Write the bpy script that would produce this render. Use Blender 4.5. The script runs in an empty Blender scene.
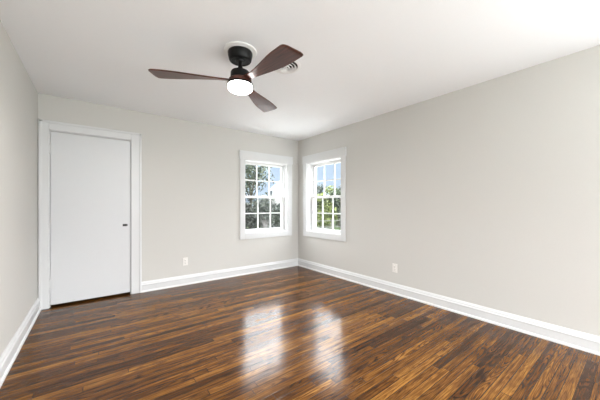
import bpy, bmesh, math, random
from mathutils import Vector, Matrix
R = math.radians
PI = math.pi
SC = bpy.context.scene
COL = SC.collection

# ------------------------------------------------------------------ camera
FPX = 266.0
cam_d = bpy.data.cameras.new('camera')
cam = bpy.data.objects.new('camera', cam_d); COL.objects.link(cam)
cam.location = (-3.151, -4.1645, 1.174)
cam.rotation_euler = (R(90), 0, R(-37.5))
cam_d.sensor_fit = 'HORIZONTAL'; cam_d.sensor_width = 36.0
cam_d.lens = 36.0*FPX/600.0
cam_d.shift_y = 5.5/600.0
cam_d.clip_start = 0.02; cam_d.clip_end = 500
SC.camera = cam
SC.view_settings.view_transform = 'Standard'
SC.view_settings.look = 'None'
SC.view_settings.gamma = 1.0
SC.view_settings.exposure = 0.03
SC.view_settings.use_curve_mapping = False

# ------------------------------------------------------------------ sky
SKY_BLUE = (0.66, 0.81, 1.0, 1)
SKY_HIGH = (19.0, 19.2, 19.5, 1)          # bright cloud deck above ~15 degrees
world = bpy.data.worlds.new('sky'); SC.world = world
world.use_nodes = True
wn = world.node_tree.nodes; wl = world.node_tree.links
wn.clear()
w_out = wn.new('ShaderNodeOutputWorld'); w_bg = wn.new('ShaderNodeBackground')
w_tc = wn.new('ShaderNodeTexCoord'); w_sep = wn.new('ShaderNodeSeparateXYZ')
w_no = wn.new('ShaderNodeTexNoise'); w_no.inputs['Scale'].default_value = 3.0; w_no.inputs['Detail'].default_value = 5
w_ma = wn.new('ShaderNodeMath'); w_ma.operation = 'MULTIPLY_ADD'
w_ma.inputs[1].default_value = 0.10; 
w_rp = wn.new('ShaderNodeValToRGB')
wl.new(w_tc.outputs['Generated'], w_sep.inputs[0]); wl.new(w_tc.outputs['Generated'], w_no.inputs['Vector'])
wl.new(w_no.outputs['Fac'], w_ma.inputs[0]); wl.new(w_sep.outputs['Z'], w_ma.inputs[2])
wl.new(w_ma.outputs[0], w_rp.inputs[0]); wl.new(w_rp.outputs[0], w_bg.inputs['Color'])
wl.new(w_bg.outputs[0], w_out.inputs['Surface'])
cr = w_rp.color_ramp
cr.elements[0].position = 0.0; cr.elements[0].color = (0.62, 0.76, 0.95, 1)
cr.elements[1].position = 0.14; cr.elements[1].color = SKY_BLUE
e = cr.elements.new(0.225); e.color = (0.62, 0.79, 1.0, 1)
e = cr.elements.new(0.30); e.color = SKY_HIGH
w_bg.inputs['Strength'].default_value = 1.0

sun_d = bpy.data.lights.new('sun', 'SUN'); sun_d.energy = 3.0; sun_d.angle = R(1.0); sun_d.color = (1, .95, .85)
sun = bpy.data.objects.new('sun', sun_d); COL.objects.link(sun)
sun.rotation_euler = Vector((1, -0.02, -0.85)).to_track_quat('-Z', 'Y').to_euler()
sun.location = (-20, 0, 20)

# added fill light behind the camera, set in a made-up rear window
FILL_W = 92.0
al_d = bpy.data.lights.new('rear_fill_light', 'AREA'); al_d.shape = 'RECTANGLE'
al_d.size = 2.0; al_d.size_y = 1.5; al_d.energy = FILL_W; al_d.color = (0.93, 0.97, 1.0)
al = bpy.data.objects.new('rear_fill_light', al_d); COL.objects.link(al)
al.location = (-2.30, -6.70, 1.45); al.rotation_euler = (R(138), 0, R(4))

# second added fill light, behind the camera, at a made-up right wall window
bl_d = bpy.data.lights.new('side_fill_light', 'AREA'); bl_d.shape = 'RECTANGLE'
bl_d.size = 1.3; bl_d.size_y = 1.3; bl_d.energy = 80.0; bl_d.color = (0.93, 0.97, 1.0)
bl = bpy.data.objects.new('side_fill_light', bl_d); COL.objects.link(bl)
bl.location = (-0.06, -5.60, 1.38)
bl.rotation_euler = Vector((-1.0, 1.25, 0.0)).to_track_quat('-Z', 'Y').to_euler()

LAMP_E = 30.0      # emission of the fan's lamp

# ------------------------------------------------------------------ materials
def mat(name, col, rough=0.5, spec=0.5, metal=0.0, noise=0.0, nscale=20.0, coat=0.0, bump=0.0):
    m = bpy.data.materials.new(name); m.use_nodes = True
    nt = m.node_tree; b = nt.nodes['Principled BSDF']
    b.inputs['Base Color'].default_value = (*col, 1)
    b.inputs['Roughness'].default_value = rough
    b.inputs['Specular IOR Level'].default_value = spec
    b.inputs['Metallic'].default_value = metal
    b.inputs['Coat Weight'].default_value = coat
    tc = nt.nodes.new('ShaderNodeTexCoord')
    n = nt.nodes.new('ShaderNodeTexNoise'); n.inputs['Scale'].default_value = nscale; n.inputs['Detail'].default_value = 4
    nt.links.new(tc.outputs['Object'], n.inputs['Vector'])
    mr = nt.nodes.new('ShaderNodeMapRange')
    mr.inputs['To Min'].default_value = 1-noise; mr.inputs['To Max'].default_value = 1+noise
    nt.links.new(n.outputs['Fac'], mr.inputs['Value'])
    vm = nt.nodes.new('ShaderNodeVectorMath'); vm.operation = 'SCALE'
    vm.inputs[0].default_value = col
    nt.links.new(mr.outputs[0], vm.inputs['Scale']); nt.links.new(vm.outputs[0], b.inputs['Base Color'])
    if bump:
        bp = nt.nodes.new('ShaderNodeBump'); bp.inputs['Strength'].default_value = bump; bp.inputs['Distance'].default_value = .002
        nt.links.new(n.outputs['Fac'], bp.inputs['Height']); nt.links.new(bp.outputs[0], b.inputs['Normal'])
    return m

M = {}
M['wall'] = mat('wall_paint', (.595, .583, .555), .75, .3, noise=.015, nscale=60, bump=.03)
M['ceiling'] = mat('ceiling_paint', (.905, .92, .94), .85, .2, noise=.01, nscale=60)
M['trim'] = mat('white_trim_paint', (.68, .685, .69), .35, .45, noise=.01)
M['door'] = mat('white_door_paint', (.67, .678, .69), .4, .4, noise=.01)
M['vinyl'] = mat('white_vinyl', (.82, .82, .82), .35, .5, noise=.01)
M['plate'] = mat('white_plastic', (.78, .76, .73), .3, .5, noise=.01)
M['slot'] = mat('dark_slot', (.03, .03, .03), .6, .3)
M['black'] = mat('matte_black_metal', (.005, .005, .005), .38, .2, noise=.05)
M['latch'] = mat('black_latch_metal', (.015, .014, .013), .35, .5)
M['nickel'] = mat('screw_metal', (.6, .6, .58), .35, .5, metal=1.0)
M['vent'] = mat('white_vent_enamel', (.82, .82, .815), .4, .5)
M['duct'] = mat('dark_duct', (.03, .025, .025), .7, .2)
M['siding'] = mat('white_siding', (.34, .34, .34), .6, .3, noise=.03)
M['roofing'] = mat('grey_shingles', (.26, .26, .26), .8, .2, noise=.2, nscale=40)
M['housepane'] = mat('dark_house_pane', (.03, .035, .045), .15, .5)
M['grass'] = mat('lawn', (.030, .05, .014), .9, .1, noise=.35, nscale=1.5)
M['concrete'] = mat('pale_concrete', (.30, .297, .285), .8, .2, noise=.08, nscale=3)
M['bark'] = mat('bark', (.045,.038,.03), .9, .1, noise=.3, nscale=12)
M['palebark'] = mat('pale_bark', (.12,.115,.11), .9, .1, noise=.3, nscale=8)
M['fence'] = mat('white_fence_paint', (.10,.10,.097), .6, .3, noise=.05)
def leafmat(name, col, v=.45):
    m = mat(name, col, .6, .25, noise=v, nscale=1.8)
    return m
M['leaf_dark'] = leafmat('dark_green_leaves', (.010, .014, .0075))
M['leaf_mid'] = leafmat('mid_green_leaves', (.028, .040, .018))
M['leaf_yellow'] = leafmat('yellow_green_leaves', (.085, .105, .025))
M['leaf_pale'] = leafmat('pale_green_leaves', (.036, .046, .030))
M['leaf_grey'] = leafmat('grey_green_leaves', (.026,.034,.025))

def wood_blade():
    m = bpy.data.materials.new('walnut_blade'); m.use_nodes = True
    nt = m.node_tree; N = nt.nodes; L = nt.links; b = N['Principled BSDF']
    tc = N.new('ShaderNodeTexCoord'); mp = N.new('ShaderNodeMapping'); mp.inputs['Scale'].default_value = (4, 60, 60)
    no = N.new('ShaderNodeTexNoise'); no.inputs['Scale'].default_value = 1.5; no.inputs['Detail'].default_value = 6
    rp = N.new('ShaderNodeValToRGB')
    rp.color_ramp.elements[0].position = .3; rp.color_ramp.elements[0].color = (.018, .0056, .0036, 1)
    rp.color_ramp.elements[1].position = .72; rp.color_ramp.elements[1].color = (.125, .034, .019, 1)
    L.new(tc.outputs['Object'], mp.inputs['Vector']); L.new(mp.outputs[0], no.inputs['Vector'])
    L.new(no.outputs['Fac'], rp.inputs[0]); L.new(rp.outputs[0], b.inputs['Base Color'])
    b.inputs['Roughness'].default_value = .32; b.inputs['Coat Weight'].default_value = .25; b.inputs['Specular IOR Level'].default_value = .35; b.inputs['Coat Roughness'].default_value = .28
    return m
M['walnut'] = wood_blade()

def emit(name, col, s):
    m = bpy.data.materials.new(name); m.use_nodes = True
    b = m.node_tree.nodes['Principled BSDF']
    b.inputs['Base Color'].default_value = (.9, .9, .9, 1)
    b.inputs['Emission Color'].default_value = (*col, 1); b.inputs['Emission Strength'].default_value = s
    return m
M['lamp'] = emit('lit_lamp_glass', (1.0, .985, .96), LAMP_E)

def glass():
    m = bpy.data.materials.new('window_glass'); m.use_nodes = True
    nt = m.node_tree; N = nt.nodes; L = nt.links
    N.remove(N['Principled BSDF']); out = N['Material Output']
    t = N.new('ShaderNodeBsdfTransparent'); t.inputs[0].default_value = (.97, .98, .98, 1)
    g = N.new('ShaderNodeBsdfGlossy'); g.inputs['Roughness'].default_value = .01
    lw = N.new('ShaderNodeLayerWeight')
    pw = N.new('ShaderNodeMath'); pw.operation = 'POWER'; pw.inputs[1].default_value = 5.0
    fr = N.new('ShaderNodeMath'); fr.operation = 'MULTIPLY_ADD'; fr.inputs[1].default_value = .7; fr.inputs[2].default_value = .02
    L.new(lw.outputs['Facing'], pw.inputs[0]); L.new(pw.outputs[0], fr.inputs[0])
    mx = N.new('ShaderNodeMixShader')
    L.new(fr.outputs[0], mx.inputs[0]); L.new(t.outputs[0], mx.inputs[1]); L.new(g.outputs[0], mx.inputs[2])
    L.new(mx.outputs[0], out.inputs['Surface'])
    return m
M['glass'] = glass()
def screen():
    m = bpy.data.materials.new('insect_screen_mesh'); m.use_nodes = True
    nt = m.node_tree; N = nt.nodes; L = nt.links
    N.remove(N['Principled BSDF']); out = N['Material Output']
    t = N.new('ShaderNodeBsdfTransparent'); d = N.new('ShaderNodeBsdfDiffuse'); d.inputs[0].default_value = (.06, .06, .065, 1)
    mx = N.new('ShaderNodeMixShader'); mx.inputs[0].default_value = .24
    L.new(t.outputs[0], mx.inputs[1]); L.new(d.outputs[0], mx.inputs[2]); L.new(mx.outputs[0], out.inputs['Surface'])
    return m
M['screen'] = screen()

def floor_mat():
    m = bpy.data.materials.new('stained_oak_strip_floor'); m.use_nodes = True
    nt = m.node_tree; N = nt.nodes; L = nt.links; b = N['Principled BSDF']
    def math_(op, a, bb=None, c=None):
        n = N.new('ShaderNodeMath'); n.operation = op
        for i, v in enumerate((a, bb, c)):
            if v is None: continue
            if isinstance(v, (int, float)): n.inputs[i].default_value = v
            else: L.new(v, n.inputs[i])
        return n.outputs[0]
    def comb(x, y, z):
        n = N.new('ShaderNodeCombineXYZ')
        for i, v in enumerate((x, y, z)):
            if isinstance(v, (int, float)): n.inputs[i].default_value = v
            else: L.new(v, n.inputs[i])
        return n.outputs[0]
    def wnoise(v):
        n = N.new('ShaderNodeTexWhiteNoise'); n.noise_dimensions = '3D'; L.new(v, n.inputs['Vector']); return n
    def noise(v, sc, det=3, rough=.5, dist=0.0):
        n = N.new('ShaderNodeTexNoise'); L.new(v, n.inputs['Vector']); n.inputs['Scale'].default_value = sc
        n.inputs['Detail'].default_value = det; n.inputs['Roughness'].default_value = rough; n.inputs['Distortion'].default_value = dist
        return n.outputs['Fac']
    def ramp(v, stops):
        n = N.new('ShaderNodeValToRGB'); L.new(v, n.inputs[0]); c = n.color_ramp
        c.elements[0].position = stops[0][0]; c.elements[0].color = (*stops[0][1], 1)
        c.elements[1].position = stops[-1][0]; c.elements[1].color = (*stops[-1][1], 1)
        for p, k in stops[1:-1]:
            e = c.elements.new(p); e.color = (*k, 1)
        return n.outputs[0]
    tc = N.new('ShaderNodeTexCoord'); sp = N.new('ShaderNodeSeparateXYZ'); L.new(tc.outputs['Object'], sp.inputs[0])
    X, Y = sp.outputs['X'], sp.outputs['Y']
    PW = 0.0572
    yr = math_('DIVIDE', Y, PW); row = math_('FLOOR', yr); fy = math_('SUBTRACT', yr, row)
    wr = wnoise(comb(row, 3.7, 1.3)); rs = N.new('ShaderNodeSeparateColor'); L.new(wr.outputs['Color'], rs.inputs[0])
    plen = math_('MULTIPLY_ADD', rs.outputs[0], .9, .75)
    xr = math_('ADD', math_('DIVIDE', X, plen), math_('MULTIPLY', rs.outputs[1], 17.0))
    ix = math_('FLOOR', xr); fx = math_('SUBTRACT', xr, ix)
    wp = wnoise(comb(row, ix, 7.1)); ps = N.new('ShaderNodeSeparateColor'); L.new(wp.outputs['Color'], ps.inputs[0])
    r1, r2, r3 = ps.outputs[0], ps.outputs[1], ps.outputs[2]
    # grain coordinates, shifted for every strip
    gx = math_('ADD', X, math_('MULTIPLY', r2, 40.0)); gy = math_('ADD', Y, math_('MULTIPLY', r3, 20.0))
    big = noise(comb(math_('MULTIPLY', gx, 1.5), math_('MULTIPLY', gy, 15.0), 0.0), 1.0, 1.0, .4)
    rings = math_('SINE', math_('MULTIPLY', big, 85.0))
    rings = math_('MULTIPLY_ADD', rings, .5, .5)
    rings = math_('MULTIPLY', math_('POWER', rings, 3.0), math_('MULTIPLY_ADD', r3, .9, .25))
    fine = noise(comb(math_('MULTIPLY', gx, 9.0), math_('MULTIPLY', gy, 260.0), 0.0), 1.0, 4, .6)
    mott = noise(comb(math_('MULTIPLY', X, 3.0), math_('MULTIPLY', Y, 7.0), 0.0), 1.0, 3, .55)
    tone = math_('MULTIPLY_ADD', r1, .40, math_('MULTIPLY_ADD', mott, .45, .19))
    tone = math_('ADD', tone, math_('MULTIPLY_ADD', fine, .9, -.45))
    streak = noise(comb(math_('MULTIPLY', gx, 2.2), math_('MULTIPLY', gy, 85.0), 3.3), 1.0, 3, .6)
    tone = math_('ADD', tone, math_('MULTIPLY_ADD', streak, 1.05, -.525))
    tone = math_('SUBTRACT', tone, math_('MULTIPLY', rings, .30))
    colr = ramp(tone, [(0.0, (.009, .0028, .0008)), (.25, (.028, .0094, .0022)), (.5, (.074, .0270, .0054)), (.75, (.155, .063, .0115)), (1.0, (.32, .150, .029))])
    # seams
    ey = math_('MINIMUM', fy, math_('SUBTRACT', 1.0, fy)); ex = math_('MULTIPLY', math_('MINIMUM', fx, math_('SUBTRACT', 1.0, fx)), plen)
    sy = math_('LESS_THAN', ey, .032); sx = math_('LESS_THAN', ex, .0018)
    seam = math_('MAXIMUM', sy, sx)
    mx = N.new('ShaderNodeMix'); mx.data_type = 'RGBA'
    L.new(math_('MULTIPLY', seam, .85), mx.inputs['Factor']); L.new(colr, mx.inputs['A']); mx.inputs['B'].default_value = (.010, .005, .003, 1)
    L.new(mx.outputs['Result'], b.inputs['Base Color'])
    b.inputs['Roughness'].default_value = .38
    b.inputs['Specular IOR Level'].default_value = 0.0
    b.inputs['Coat Weight'].default_value = .75; b.inputs['Coat IOR'].default_value = 1.42
    L.new(math_('MULTIPLY_ADD', mott, .12, .10), b.inputs['Coat Roughness'])
    h = math_('SUBTRACT', math_('MULTIPLY', r2, .35), math_('MULTIPLY', seam, .8))
    h = math_('ADD', h, math_('MULTIPLY', fine, .25))
    h = math_('ADD', h, math_('MULTIPLY', noise(comb(math_('MULTIPLY', X, 5.0), math_('MULTIPLY', Y, 12.0), 0.0), 1.0, 2), 2.0))
    bp = N.new('ShaderNodeBump'); bp.inputs['Strength'].default_value = .35; bp.inputs['Distance'].default_value = .0012
    L.new(h, bp.inputs['Height']); L.new(bp.outputs[0], b.inputs['Normal']); L.new(bp.outputs[0], b.inputs['Coat Normal'])
    return m
M['floor'] = floor_mat()

# ------------------------------------------------------------------ mesh helpers
class MB:
    def __init__(s): s.b = bmesh.new()
    def box(s, x0, x1, y0, y1, z0, z1, bev=0.0):
        r = bmesh.ops.create_cube(s.b, size=1.0)
        vs = r['verts']
        for v in vs:
            v.co = Vector(((x0+x1)/2+v.co.x*(x1-x0), (y0+y1)/2+v.co.y*(y1-y0), (z0+z1)/2+v.co.z*(z1-z0)))
        if bev:
            es = list({e for v in vs for e in v.link_edges})
            bmesh.ops.bevel(s.b, geom=es, offset=bev, segments=2, affect='EDGES', profile=.5)
        return s
    def lathe(s, prof, seg=40, c=(0, 0, 0), close=True):
        """prof: list of (r, z) ; axis = z"""
        rings = []
        for r, z in prof:
            if r < 1e-6: rings.append([s.b.verts.new((c[0], c[1], c[2]+z))])
            else: rings.append([s.b.verts.new((c[0]+r*math.cos(2*PI*i/seg), c[1]+r*math.sin(2*PI*i/seg), c[2]+z)) for i in range(seg)])
        for a, b in zip(rings, rings[1:]):
            for i in range(seg):
                j = (i+1) % seg
                if len(a) == 1 and len(b) == 1: continue
                if len(a) == 1: s.b.faces.new((a[0], b[i], b[j]))
                elif len(b) == 1: s.b.faces.new((a[i], b[0], a[j]))
                else: s.b.faces.new((a[i], b[i], b[j], a[j]))
        return s
    def cyl_y(s, r, y0, y1, c, seg=16):
        """short disc along local y"""
        ra = [s.b.verts.new((c[0]+r*math.cos(2*PI*i/seg), y0, c[1]+r*math.sin(2*PI*i/seg))) for i in range(seg)]
        rb = [s.b.verts.new((c[0]+r*math.cos(2*PI*i/seg), y1, c[1]+r*math.sin(2*PI*i/seg))) for i in range(seg)]
        s.b.faces.new(ra); s.b.faces.new(rb[::-1])
        for i in range(seg):
            j = (i+1) % seg; s.b.faces.new((ra[i], rb[i], rb[j], ra[j]))
        return s
    def tube(s, pts, rad, seg=8):
        rings = []
        for k, p in enumerate(pts):
            p = Vector(p); a = Vector(pts[max(0, k-1)]); b = Vector(pts[min(len(pts)-1, k+1)])
            d = (b-a).normalized(); u = d.cross(Vector((.31, .77, .55))).normalized(); v = d.cross(u)
            r = rad[k] if isinstance(rad, (list, tuple)) else rad
            rings.append([s.b.verts.new(p+u*r*math.cos(2*PI*i/seg)+v*r*math.sin(2*PI*i/seg)) for i in range(seg)])
        for a, b in zip(rings, rings[1:]):
            for i in range(seg):
                j = (i+1) % seg; s.b.faces.new((a[i], a[j], b[j], b[i]))
        s.b.faces.new(rings[0][::-1]); s.b.faces.new(rings[-1])
        return s
    def extrude_profile(s, prof, p0, p1, inward):
        """prof: (depth, z); swept from p0 to p1 (2D), depth along inward"""
        i = Vector((*inward, 0))
        A = [s.b.verts.new(Vector((p0[0], p0[1], z))+i*d) for d, z in prof]
        B = [s.b.verts.new(Vector((p1[0], p1[1], z))+i*d) for d, z in prof]
        n = len(prof)
        for k in range(n):
            j = (k+1) % n; s.b.faces.new((A[k], B[k], B[j], A[j]))
        s.b.faces.new(A[::-1]); s.b.faces.new(B)
        return s
    def build(s, name, m, parent=None, smooth=False, loc=None):
        bmesh.ops.recalc_face_normals(s.b, faces=s.b.faces)
        me = bpy.data.meshes.new(name); s.b.to_mesh(me); s.b.free()
        if isinstance(m, str): m = M[m]
        me.materials.append(m)
        if smooth:
            for p in me.polygons: p.use_smooth = True
            try: me.set_sharp_from_angle(angle=R(35))
            except Exception: pass
        o = bpy.data.objects.new(name, me); COL.objects.link(o)
        if parent: o.parent = parent
        if loc: o.location = loc
        return o

def tag(o, label=None, cat=None, group=None, kind=None):
    if label: o['label'] = label
    if cat: o['category'] = cat
    if group: o['group'] = group
    if kind: o['kind'] = kind
    return o
def empty(name, loc=(0, 0, 0), rz=0.0):
    o = bpy.data.objects.new(name, None); COL.objects.link(o); o.location = loc; o.rotation_euler = (0, 0, rz)
    o.empty_display_size = .1
    return o
def copy_tree(o, parent=None):
    c = o.copy(); COL.objects.link(c)
    if parent: c.parent = parent
    for ch in list(o.children): copy_tree(ch, c)
    return c

# ------------------------------------------------------------------ room shell
XL, XR, YB, YF, H, TH = -3.668, 0.0, 0.0, -6.60, 2.44, 0.24
def wall_boxes(u0, u1, z0, z1, openings, emitbox):
    us = sorted({u0, u1, *[o[0] for o in openings], *[o[1] for o in openings]})
    zs = sorted({z0, z1, *[o[2] for o in openings], *[o[3] for o in openings]})
    for a, b in zip(us, us[1:]):
        run = None
        for c, d in zip(zs, zs[1:]):
            hole = any(o[0]-1e-6 <= a and b <= o[1]+1e-6 and o[2]-1e-6 <= c and d <= o[3]+1e-6 for o in openings)
            if hole:
                if run: emitbox(a, b, *run); run = None
            else: run = (run[0], d) if run else (c, d)
        if run: emitbox(a, b, *run)

WU, WZ0, WZ1 = .447, .692, 1.962        # window opening half width, bottom, top
WBX, WRY = -.697, -.718                 # centres of the two windows
DX0, DX1, DZ = -3.580, -2.776, 2.043    # door opening

mb = MB(); mb.box(XL-TH, XR+TH, YF-TH, YB+TH, -.15, 0); mb.box(XL-TH, -2.45, YB+TH, YB+1.0, -.15, 0)
tag(mb.build('floor', 'floor'), 'glossy dark stained oak strip floor', 'floor', kind='structure')
mb = MB(); mb.box(XL-TH, XR+TH, YF-TH, YB+TH, H, H+.2)
tag(mb.build('ceiling', 'ceiling'), 'flat white painted ceiling above the whole room', 'ceiling', kind='structure')
mb = MB()
wall_boxes(XL, XR+TH, 0, H, [(WBX-WU, WBX+WU, WZ0, WZ1), (DX0, DX1, 0, DZ)], lambda a, b, c, d: mb.box(a, b, 0, TH, c, d))
tag(mb.build('wall_back', 'wall'), 'greige painted wall with the white door and a window', 'wall', kind='structure')
mb = MB()
wall_boxes(YF-TH, YB, 0, H, [(WRY-WU, WRY+WU, WZ0, WZ1), (-6.25, -4.95, .70, 2.05)], lambda a, b, c, d: mb.box(0, TH, a, b, c, d))  # second opening is added behind the camera for the side fill light
tag(mb.build('wall_right', 'wall'), 'long greige painted wall on the right with one window near the corner', 'wall', kind='structure')
mb = MB(); mb.box(XL-TH, XL, YF-TH, YB+1.0, 0, H)
tag(mb.build('wall_left', 'wall'), 'greige painted wall at the left edge beside the door', 'wall', kind='structure')
mb = MB()
wall_boxes(XL, XR, 0, H, [(-3.45, -1.15, .65, 2.25)], lambda a, b, c, d: mb.box(a, b, YF-TH, YF, c, d))
tag(mb.build('wall_front', 'wall'), 'greige painted wall behind the viewer with an added wide window opening', 'wall', kind='structure')
# closet behind the door
mb = MB(); mb.box(XL, -2.5, .92, 1.0, 0, H); mb.box(-2.55, -2.45, TH, .92, 0, H); mb.box(XL, -2.45, TH, 1.0, H, H+.1)
tag(mb.build('wall_closet', 'wall'), 'inner walls of the closet behind the white door', 'wall', kind='structure')

# made-up rear window behind the viewer, added to house the fill light
w3 = empty('window_3', (-2.30, YF, 0)); tag(w3, 'wide white framed window added in the wall behind the viewer for fill light', 'window', kind='structure')
mb = MB()
for s in (-1, 1): mb.box(s*1.18-.05, s*1.18+.05, 0, .02, .60, 2.30)
mb.box(-1.23, 1.23, 0, .022, 2.25, 2.35); mb.box(-1.23, 1.23, 0, .022, .56, .65)
mb.build('casing', 'trim', w3)

w4 = empty('window_4', (0, -5.60, 0), R(-90)); tag(w4, 'square white framed window added in the right wall behind the viewer for fill light', 'window', kind='structure')  # made-up window framing the added side fill light
mb = MB()
for q in (-1, 1): mb.box(q*.69-.05, q*.69+.05, -.02, 0, .62, 2.12)
mb.box(-.74, .74, -.022, 0, 2.05, 2.16); mb.box(-.74, .74, -.022, 0, .60, .70)
mb.build('casing', 'trim', w4)

# baseboards
BP = [(0, 0), (.030, 0), (.030, .008), (.027, .017), (.018, .022), (.018, .088), (.021, .092), (.021, .100), (.015, .108), (.013, .122), (.008, .130), (.006, .138), (0, .140)]
mb = MB(); mb.extrude_profile(BP, (-2.664, 0), (XR, 0), (0, -1))
tag(mb.build('baseboard_back', 'trim'), 'white moulded baseboard under the window, from the door to the corner', 'baseboard', kind='structure')
mb = MB(); mb.extrude_profile(BP, (0, YB), (0, YF), (-1, 0))
tag(mb.build('baseboard_right', 'trim'), 'white moulded baseboard running along the long right wall', 'baseboard', kind='structure')
mb = MB(); mb.extrude_profile(BP, (XL, YB), (XL, YF), (1, 0))
tag(mb.build('baseboard_left', 'trim'), 'white moulded baseboard on the left wall beside the door', 'baseboard', kind='structure')
mb = MB(); mb.extrude_profile(BP, (XL, YF), (XR, YF), (0, 1))
tag(mb.build('baseboard_front', 'trim'), 'white moulded baseboard on the wall behind the viewer', 'baseboard', kind='structure')

# door casing
mb = MB()
mb.box(-3.655, DX0+.004, -.020, 0, 0, DZ+.095, .003)
mb.box(DX1-.004, -2.668, -.020, 0, 0, DZ+.095, .003)
mb.box(DX0+.004, DX1-.004, -.020, 0, DZ-.004, DZ+.095, .003)
mb.box(-3.662, -3.632, -.027, 0, 0, DZ+.098, .004)      # raised back band
mb.box(-2.690, -2.662, -.027, 0, 0, DZ+.098, .004)
mb.box(-3.662, -2.662, -.027, 0, DZ+.072, DZ+.099, .004)
mb.box(DX0-.0, DX0+.012, 0, .14, 0, DZ); mb.box(DX1-.012, DX1, 0, .14, 0, DZ); mb.box(DX0, DX1, 0, .14, DZ-.012, DZ)
tag(mb.build('trim_1', 'trim'), 'white moulded casing framing the plain door', 'door casing', kind='structure')

# door leaf
d = empty('door_1', (DX0+.012, 0, 0)); tag(d, 'plain flat white slab door in the left corner with a small black latch', 'door', kind='structure')
mb = MB(); mb.box(.003, .777, .004, .040, .028, DZ-.016, .002); mb.build('door_leaf', 'door', d)
for z in (1.822, .275):
    mb = MB(); mb.lathe([(0, -.055), (.0075, -.055), (.0075, .055), (0, .055)], 14, (0, -.007, z))
    mb.lathe([(0, .055), (.005, .055), (.006, .062), (0, .067)], 12, (0, -.007, z))
    mb.box(.002, .030, 0.001, .006, z-.05, z+.05)
    mb.box(-.030, -.002, -.0225, -.0195, z-.05, z+.05)
    tag(mb.build('hinge', 'trim', d, smooth=True), 'white painted hinge')
lx = -2.845-(DX0+.012)
mb = MB(); mb.box(lx-.028, lx+.026, -.002, .006, .903, .932, .003); mb.box(lx-.024, lx+.006, -.016, -.002, .909, .926, .004)
mb.build('latch', 'latch', d); 
mb = MB(); mb.cyl_y(.0035, -.006, .0, (lx+.018, .917)); lo = mb.build('keyhole_pin', 'nickel', d)

# ------------------------------------------------------------------ windows
def make_window(n, loc, rz, label):
    w = empty('window_%d' % n, loc, rz); tag(w, label, 'window', kind='structure')
    z0, z1, u = WZ0, WZ1, WU
    mb = MB()
    mb.box(-u-.088, -u+.004, -.020, 0, z0-.092, z1+.005, .002); mb.box(u-.004, u+.088, -.020, 0, z0-.092, z1+.005, .002)
    mb.box(-u+.004, u-.004, -.020, 0, z0-.092, z0+.004, .002)
    mb.box(-u-.104, u+.104, -.027, 0, z1, z1+.142, .002)
    mb.build('casing', 'trim', w)
    mb = MB()
    mb.box(-u, -u+.012, -.004, .235, z0, z1); mb.box(u-.012, u, -.004, .235, z0, z1)
    mb.box(-u, u, -.004, .235, z1-.012, z1); mb.box(-u, u, -.004, .26, z0, z0+.014)
    mb.box(-u+.012, -u+.026, .09, .17, z0, z1); mb.box(u-.026, u-.012, .09, .17, z0, z1)
    mb.build('jamb', 'trim', w)
    a = u-.018; st = .036
    zm = (z0+z1)/2
    def sash(name, y0, y1, b, t, rb, rt):
        mb = MB()
        mb.box(-a, -a+st, y0, y1, b, t, .003); mb.box(a-st, a, y0, y1, b, t, .003)
        mb.box(-a+st, a-st, y0, y1, b, b+rb, .003); mb.box(-a+st, a-st, y0, y1, t-rt, t, .003)
        s = mb.build(name, 'vinyl', w)
        gx0, gx1, gz0, gz1 = -a+st, a-st, b+rb, t-rt
        ym = (y0+y1)/2
        mb = MB()
        for k in (1, 2):
            x = gx0+(gx1-gx0)*k/3; mb.box(x-.009, x+.009, ym-.010, ym+.010, gz0, gz1, .003)
        z = (gz0+gz1)/2; mb.box(gx0, gx1, ym-.0095, ym+.0095, z-.009, z+.009, .003)
        mb.build('muntins', 'vinyl', s)
        mb = MB(); mb.box(gx0-.004, gx1+.004, ym-.002, ym+.002, gz0-.004, gz1+.004); tag(mb.build('pane', 'glass', s), 'clear glass pane')
        return s
    sash('upper_sash', .136, .166, zm-.02, z1-.012, .038, .045)
    s = sash('lower_sash', .098, .128, z0+.014, zm+.02, .050, .038)
    mb = MB(); mb.box(-.03, .03, .088, .120, zm+.02, zm+.032, .003); mb.box(-.008, .030, .082, .096, zm+.024, zm+.034, .002)
    mb.build('sash_lock', 'vinyl', s)
    mb = MB()
    mb.box(-a, -a+.016, .180, .190, z0+.014, zm); mb.box(a-.016, a, .180, .190, z0+.014, zm)
    mb.box(-a, a, .180, .190, z0+.014, z0+.03); mb.box(-a, a, .180, .190, zm-.016, zm)
    f = mb.build('screen_frame', 'vinyl', w)
    mb = MB(); mb.box(-a+.016, a-.016, .1845, .1855, z0+.03, zm-.016); tag(mb.build('insect_screen', 'screen', f), 'fine dark insect screen mesh')
    return w
make_window(1, (WBX, 0, 0), 0, 'white six over six sash window in the same wall as the door, leafy tree behind its panes')
make_window(2, (0, WRY, 0), R(-90), 'white six over six sash window in the long right wall, blue sky behind its top panes')

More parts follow.
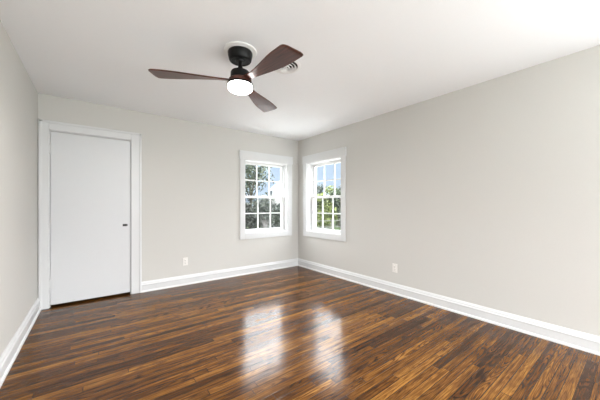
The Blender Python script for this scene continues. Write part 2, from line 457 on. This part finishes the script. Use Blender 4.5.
# ------------------------------------------------------------------ outlets
def make_outlet(loc, rz, label):
    o = empty('wall_outlet', loc, rz); tag(o, label, 'outlet', 'duplex outlets low on the walls')
    mb = MB(); mb.box(-.035, .035, -.0065, 0, -.0575, .0575, .0025); mb.build('cover_plate', 'plate', o)
    for s in (-1, 1):
        mb = MB(); mb.box(-.0165, .0165, -.0085, -.004, s*.0195-.014, s*.0195+.014, .002); r = mb.build('receptacle', 'plate', o)
        mb = MB()
        mb.box(-.0080, -.0055, -.0092, -.006, s*.0195-.002, s*.0195+.007); mb.box(.0055, .0080, -.0092, -.006, s*.0195-.002, s*.0195+.007)
        mb.cyl_y(.0026, -.0092, -.006, (0, s*.0195-.007)); mb.build('slots', 'slot', r)
    mb = MB(); mb.cyl_y(.0035, -.0082, -.005, (0, 0)); mb.build('screw', 'nickel', o)
    return o
make_outlet((-2.100, 0, .343), 0, 'white duplex outlet between the door and the window')
make_outlet((0, -2.130, .343), R(-90), 'white duplex outlet on the long right wall')

# ------------------------------------------------------------------ ceiling fan
FX, FY, BZ = -2.211, -2.134, 2.182
med = MB().lathe([(0, 0), (.134, 0), (.134, -.004), (.129, -.009), (.112, -.011), (.104, -.014), (0, -.014)], 56).build('ceiling_medallion', 'vent', smooth=True, loc=(FX, FY, H))
tag(med, 'round white mounting ring on the ceiling around the black fan canopy', 'ceiling medallion')
fan = empty('ceiling_fan', (FX, FY, H)); tag(fan, 'three bladed walnut and black ceiling fan with a lit lamp', 'ceiling fan')
lp_d = bpy.data.lights.new('fan_lamp_light', 'AREA'); lp_d.shape = 'DISK'; lp_d.size = .17; lp_d.energy = 30.0; lp_d.color = (1.0, .985, .96)
lp = bpy.data.objects.new('fan_lamp_light', lp_d); COL.objects.link(lp); lp.parent = fan; lp.location = (0, 0, -.337)
def P(*a): return [(r, z) for r, z in a]
MB().lathe(P((0, -.014), (.098, -.014), (.100, -.018), (.099, -.034), (.090, -.074), (.084, -.082), (.074, -.085), (.071, -.080), (.040, -.080), (.036, -.090), (0, -.090)), 48).build('canopy', 'black', fan, True)
MB().lathe(P((0, -.07), (.0135, -.07), (.0135, -.185), (0, -.185)), 24).build('downrod', 'black', fan, True)
MB().lathe(P((0, -.130), (.018, -.130), (.020, -.135), (.020, -.150), (.030, -.164), (.034, -.171), (0, -.171)), 32).build('rod_coupling', 'black', fan, True)
MB().lathe(P((0, -.167), (.062, -.167), (.072, -.171), (.077, -.181), (.078, -.230), (.074, -.235), (0, -.235)), 48).build('motor_housing', 'black', fan, True)
MB().lathe(P((0, -.235), (.088, -.235), (.092, -.240), (.092, -.264), (.088, -.269), (0, -.269)), 48).build('blade_hub', 'walnut', fan, True)
lk = MB().lathe(P((0, -.269), (.102, -.269), (.105, -.273), (.105, -.281), (.102, -.284), (0, -.284)), 48).build('lamp_rim', 'black', fan, True)
ls = MB().lathe(P((0, -.284), (.098, -.284), (.099, -.300), (.095, -.315), (.080, -.326), (.045, -.331), (0, -.332)), 48).build('lamp_shade', 'lamp', fan, True)
tag(ls, 'glowing white lamp diffuser')
def blade(th):
    rs = [.075, .10, .14, .19, .25, .32, .39, .46, .52, .57, .605, .628, .642, .651, .656]
    def wid(r):
        t = max(0, min(1, (r-.10)/.46)); t = t*t*(3-2*t)
        w = .030+.056*t
        if r < .10: w = .034
        return w
    R0 = .656; rc = .030
    b = bmesh.new(); prev = None; rings = []
    for r in rs:
        w = wid(r)
        if r > R0-rc:
            q = (r-(R0-rc))/rc; w -= rc*(1-math.sqrt(max(0, 1-q*q)))
        cen = .012*math.sin(PI*min(1, r/.656))
        pitch = R(-16+10.5*min(1, (r-.075)/.5))
        t = .0055 if r < R0-.006 else .003
        prof = [(-w, 0), (-w+.006, -t), (w-.006, -t), (w, 0), (w-.006, t), (-w+.006, t)]
        prof2 = []
        for i, (s, zz) in enumerate(prof): prof2.append((s, zz))
        ring = []
        for s, zz in prof2:
            s2 = s+cen
            yy = s2*math.cos(pitch)-zz*math.sin(pitch); z = s2*math.sin(pitch)+zz*math.cos(pitch)
            rr = r+ (s/.09)*.016*min(1, max(0, (r-.2)/.4))
            ring.append(b.verts.new((rr, yy, z)))
        rings.append(ring)
    n = 6
    for a, c in zip(rings, rings[1:]):
        for i in range(n):
            j = (i+1) % n; b.faces.new((a[i], a[j], c[j], c[i]))
    b.faces.new(rings[0][::-1]); b.faces.new(rings[-1])
    m = MB(); m.b.free(); m.b = b
    o = m.build('blade', 'walnut', fan, True)
    o.location = (0, 0, BZ-H+.016); o.rotation_euler = (0, R(1.6), R(th))
    return o
for th in (156.3, 36.3, -83.7): blade(th)

# ------------------------------------------------------------------ round ceiling vent
VX, VY = -1.785, -2.165
v = empty('ceiling_vent', (VX, VY, H)); tag(v, 'round white ceiling vent half hidden behind a fan blade', 'vent')
MB().lathe(P((.112, 0), (.140, 0), (.140, -.002), (.128, -.006), (.116, -.006), (.112, 0)), 48).build('flange', 'vent', v, True)
MB().lathe(P((0, -.0005), (.112, -.0005), (.112, -.002), (0, -.002)), 48).build('throat', 'duct', v, True)
for ro, zz in ((.100, -.014), (.074, -.020), (.048, -.026)):
    MB().lathe(P((ro-.016, -.004), (ro, zz-.004), (ro+.003, zz-.005), (ro+.003, zz-.002), (ro-.012, -.003), (ro-.016, -.004)), 48).build('cone_ring', 'vent', v, True)
MB().lathe(P((0, -.004), (.014, -.004), (.022, -.026), (.012, -.030), (0, -.030)), 32).build('centre_cone', 'vent', v, True)

# ------------------------------------------------------------------ outside
GZ = -1.0
random.seed(4)
mb = MB(); mb.box(-60, 120, -60, 140, GZ-.3, GZ)
tag(mb.build('ground', 'grass'), 'green lawn outside beyond the windows', 'lawn', kind='structure')
mb = MB(); mb.box(XL-TH, XR+TH, YF-TH, YB+TH, GZ, -.15); mb.box(XL-TH, -2.45, YB+TH, YB+1.0, GZ, -.15)
tag(mb.build('foundation', 'siding'), 'house foundation under the room floor', 'foundation', kind='structure')

mb = MB(); mb.box(XR+TH+.02, 9.5, -9, 9.5, GZ, GZ+.04); mb.box(-9, XR+TH+.02, YB+1.02, 9.5, GZ, GZ+.04); mb.box(-2.42, XR+TH+.02, YB+TH+.02, YB+1.02, GZ, GZ+.04)  # unseen pale slab, added to bounce daylight up through the windows
tag(mb.build('reflector', 'concrete'), 'pale concrete patio added outside around the house to bounce daylight in', 'reflector', kind='structure')

def leaves(blobs, n, size, seed):
    rnd = random.Random(seed); b = bmesh.new()
    tot = sum(r[0]*r[1]*r[2] for _, r in blobs)
    for c, r in blobs:
        k = int(n*r[0]*r[1]*r[2]/tot)
        for _ in range(k):
            d = Vector((rnd.gauss(0, 1), rnd.gauss(0, 1), rnd.gauss(0, 1))).normalized()*(rnd.random()**.45)
            p = Vector(c)+Vector((d.x*r[0], d.y*r[1], d.z*r[2]))
            u = Vector((rnd.gauss(0, 1), rnd.gauss(0, 1), rnd.gauss(0, .7))).normalized()
            w = u.cross(Vector((rnd.gauss(0, 1), rnd.gauss(0, 1), rnd.gauss(0, 1)))).normalized()
            s = size*(.6+.8*rnd.random())
            vs = [b.verts.new(p+u*s), b.verts.new(p+w*s*.5+u*s*.1), b.verts.new(p-u*s), b.verts.new(p-w*s*.5-u*s*.1)]
            b.faces.new(vs)
    m = MB(); m.b.free(); m.b = b
    return m
def tree(name, x, y, h, rad, seed, leaf, label, group=None, n=1400, size=.16, bark='bark', lo=.25, loose=7):
    rnd = random.Random(seed)
    t = empty(name, (x, y, GZ)); tag(t, label, 'tree' if 'tree' in name else 'shrub', group)
    mb = MB(); pts = [(0, 0, 0)]; 
    for k in range(1, 5): pts.append((rnd.uniform(-.04, .04)*h*k/4, rnd.uniform(-.04, .04)*h*k/4, h*.8*k/4))
    mb.tube(pts, [h*.022*(1-.18*k) for k in range(5)], 8)
    blobs = []
    for k in range(loose):
        a = 2*PI*k/loose+rnd.uniform(-.4, .4); q = rnd.uniform(.3, .72); zz = h*(lo+(.93-lo)*rnd.random())
        fall = 1-.45*max(0, (zz/h-.55)/.4)
        c = (rad*q*math.cos(a)*fall, rad*q*math.sin(a)*fall, zz)
        br = rad*rnd.uniform(.34, .5); blobs.append((c, (br, br, br*.8)))
        i = min(3, max(1, int(zz/h*4*.8)))
        mb.tube([pts[i], tuple((Vector(pts[i])*.5+Vector(c)*.5)+Vector((0, 0, .05*h))), c], [h*.010, h*.007, h*.003], 6)
    blobs.append(((0, 0, h*.88), (rad*.42, rad*.42, h*.12))); blobs.append(((0, 0, h*.5*(1+lo)), (rad*.5, rad*.5, h*.22)))
    mb.build('trunk', bark, t)
    leaves(blobs, n, size, seed+100).build('foliage', leaf, t)
    return t
def at(px, t):
    fw = Vector((math.sin(R(37.5)), math.cos(R(37.5)))); rt = Vector((fw.y, -fw.x))
    return Vector((cam.location.x, cam.location.y))+(fw+rt*((px-300)/FPX))*t

# in the yard beyond the back window
p = at(250, 24.5); tree('garden_tree', p.x, p.y, 6.4, 3.2, 11, 'leaf_pale', 'loose leafy tree behind the left window, sky showing through its crown', n=3600, size=.115, lo=.33, loose=15)
p = at(264.5, 11.2); tree('pale_trunk_tree', p.x, p.y, 2.5, .6, 23, 'leaf_grey', 'small tree with a pale trunk behind the left window lower panes', n=500, size=.08, bark='palebark', lo=.6, loose=6)
for i, (px, t, h, r, lf, lab) in enumerate([
        (246, 13.6, 2.35, 1.1, 'leaf_dark', 'dark round shrub at the left edge of the left window view'),
        (260, 16.4, 2.45, 1.2, 'leaf_dark', 'dark shrub in the middle of the left window view'),
        (281, 12.8, 2.3, .95, 'leaf_grey', 'grey green shrub in front of the white house'),
        (272, 19.4, 2.4, 1.2, 'leaf_dark', 'dark shrub just before the white house')]):
    p = at(px, t); tree('garden_shrub', p.x, p.y, h, r, 40+i, lf, lab, 'shrubs beyond the left window', n=2200, size=.085, lo=.08, loose=9)
# trees beyond the right window
spec = [(306, 26.5, 4.4, 1.6, 'leaf_mid', 'mid green tree left of the fence view through the right window'),
        (320, 40.5, 5.6, 2.1, 'leaf_grey', 'grey green tree behind the left panes of the right window'),
        (322.5, 23.6, 3.3, 1.25, 'leaf_yellow', 'yellow green bushy tree behind the left half of the right window'),
        (331, 30.2, 4.5, 1.6, 'leaf_yellow', 'tallest sunlit yellow green tree in the middle of the right window'),
        (338.5, 26.4, 3.7, 1.3, 'leaf_mid', 'green tree behind the right panes of the right window'),
        (346, 34.5, 5.0, 2.0, 'leaf_dark', 'dark tree at the right edge of the right window'),
        (357, 29, 4.5, 1.9, 'leaf_mid', 'mid green tree beyond the right edge of the right window view')]
for i, (px, t, h, r, lf, lab) in enumerate(spec):
    p = at(px, t); tree('yard_tree', p.x, p.y, h, r, 70+i, lf, lab, 'trees beyond the right window', n=1900, size=.14, lo=.1, loose=10)

for i, (px, t, h, r, lf, lab) in enumerate([
        (198, 25, 4.8, 1.6, 'leaf_mid', 'mid green tree on the lawn, farthest to the left'),
        (230, 35, 5.6, 2.2, 'leaf_pale', 'pale green tree far back on the lawn behind the loose leafy tree'),
        (228, 17.5, 2.4, 1.2, 'leaf_dark', 'dark low bush on the lawn left of the shrubs'),
        (378, 30, 4.8, 2.0, 'leaf_dark', 'dark tree on the lawn past the right end of the fence')]):
    p = at(px, t); tree('lawn_tree' if h > 3 else 'garden_shrub', p.x, p.y, h, r, 90+i, lf, lab, None, n=1700, size=.13, lo=.1, loose=10)

# white rail fence
fa, fb = at(300, 20.5), at(362, 21.5)
fe = empty('rail_fence', (fa.x, fa.y, GZ), math.atan2(fb.y-fa.y, fb.x-fa.x)); tag(fe, 'white two rail fence in front of the trees beyond the right window', 'fence')
LN = (fb-fa).length
for z in (.48, .98):
    MB().box(0, LN, -.02, .02, z-.035, z+.035).build('rail', 'fence', fe)
for k in range(3):
    x = LN*k/2; MB().box(x-.05, x+.05, -.05, .05, 0, 1.12).build('post', 'fence', fe)

# white house beyond the back window
ha, hb = at(268.5, 31), at(302, 31)
ho = empty('house', (ha.x, ha.y, GZ), math.atan2(hb.y-ha.y, hb.x-ha.x)); tag(ho, 'white sided house seen through the right panes of the left window', 'house')
HW = (hb-ha).length
mb = MB()
A = [mb.b.verts.new((x, y, z)) for y in (0, 6) for x, z in ((0, 0), (HW, 0), (HW, 3.9), (HW/2, 5.3), (0, 3.9))]
mb.b.faces.new(A[:5]); mb.b.faces.new(A[5:][::-1])
for k in range(5): j = (k+1) % 5; mb.b.faces.new((A[k], A[k+5], A[j+5], A[j]))
for k in range(23): mb.box(0, HW, -.012, 0, .1+k*.165, .1+k*.165+.02)
mb.build('house_wall', 'siding', ho)
mb = MB()
for s in (0, 1):
    e0 = (HW*s+(-.1 if s == 0 else .1), 3.84); e1 = (HW/2, 5.4)
    B = [mb.b.verts.new((x, y, z+dz)) for dz in (0, .12) for (x, z) in (e0, e1) for y in (-.04, 6.04)]
    for f in ((0, 1, 3, 2), (4, 6, 7, 5), (0, 4, 5, 1), (2, 3, 7, 6), (0, 2, 6, 4), (1, 5, 7, 3)): mb.b.faces.new([B[i] for i in f])
mb.build('roof', 'roofing', ho)
mb = MB(); mb.box(.12, .50, -.03, .02, 3.35, 3.95); wf = mb.build('house_window', 'fence', ho)
mb = MB(); mb.box(.16, .46, -.035, -.028, 3.40, 3.90); mb.build('house_pane', 'housepane', wf)
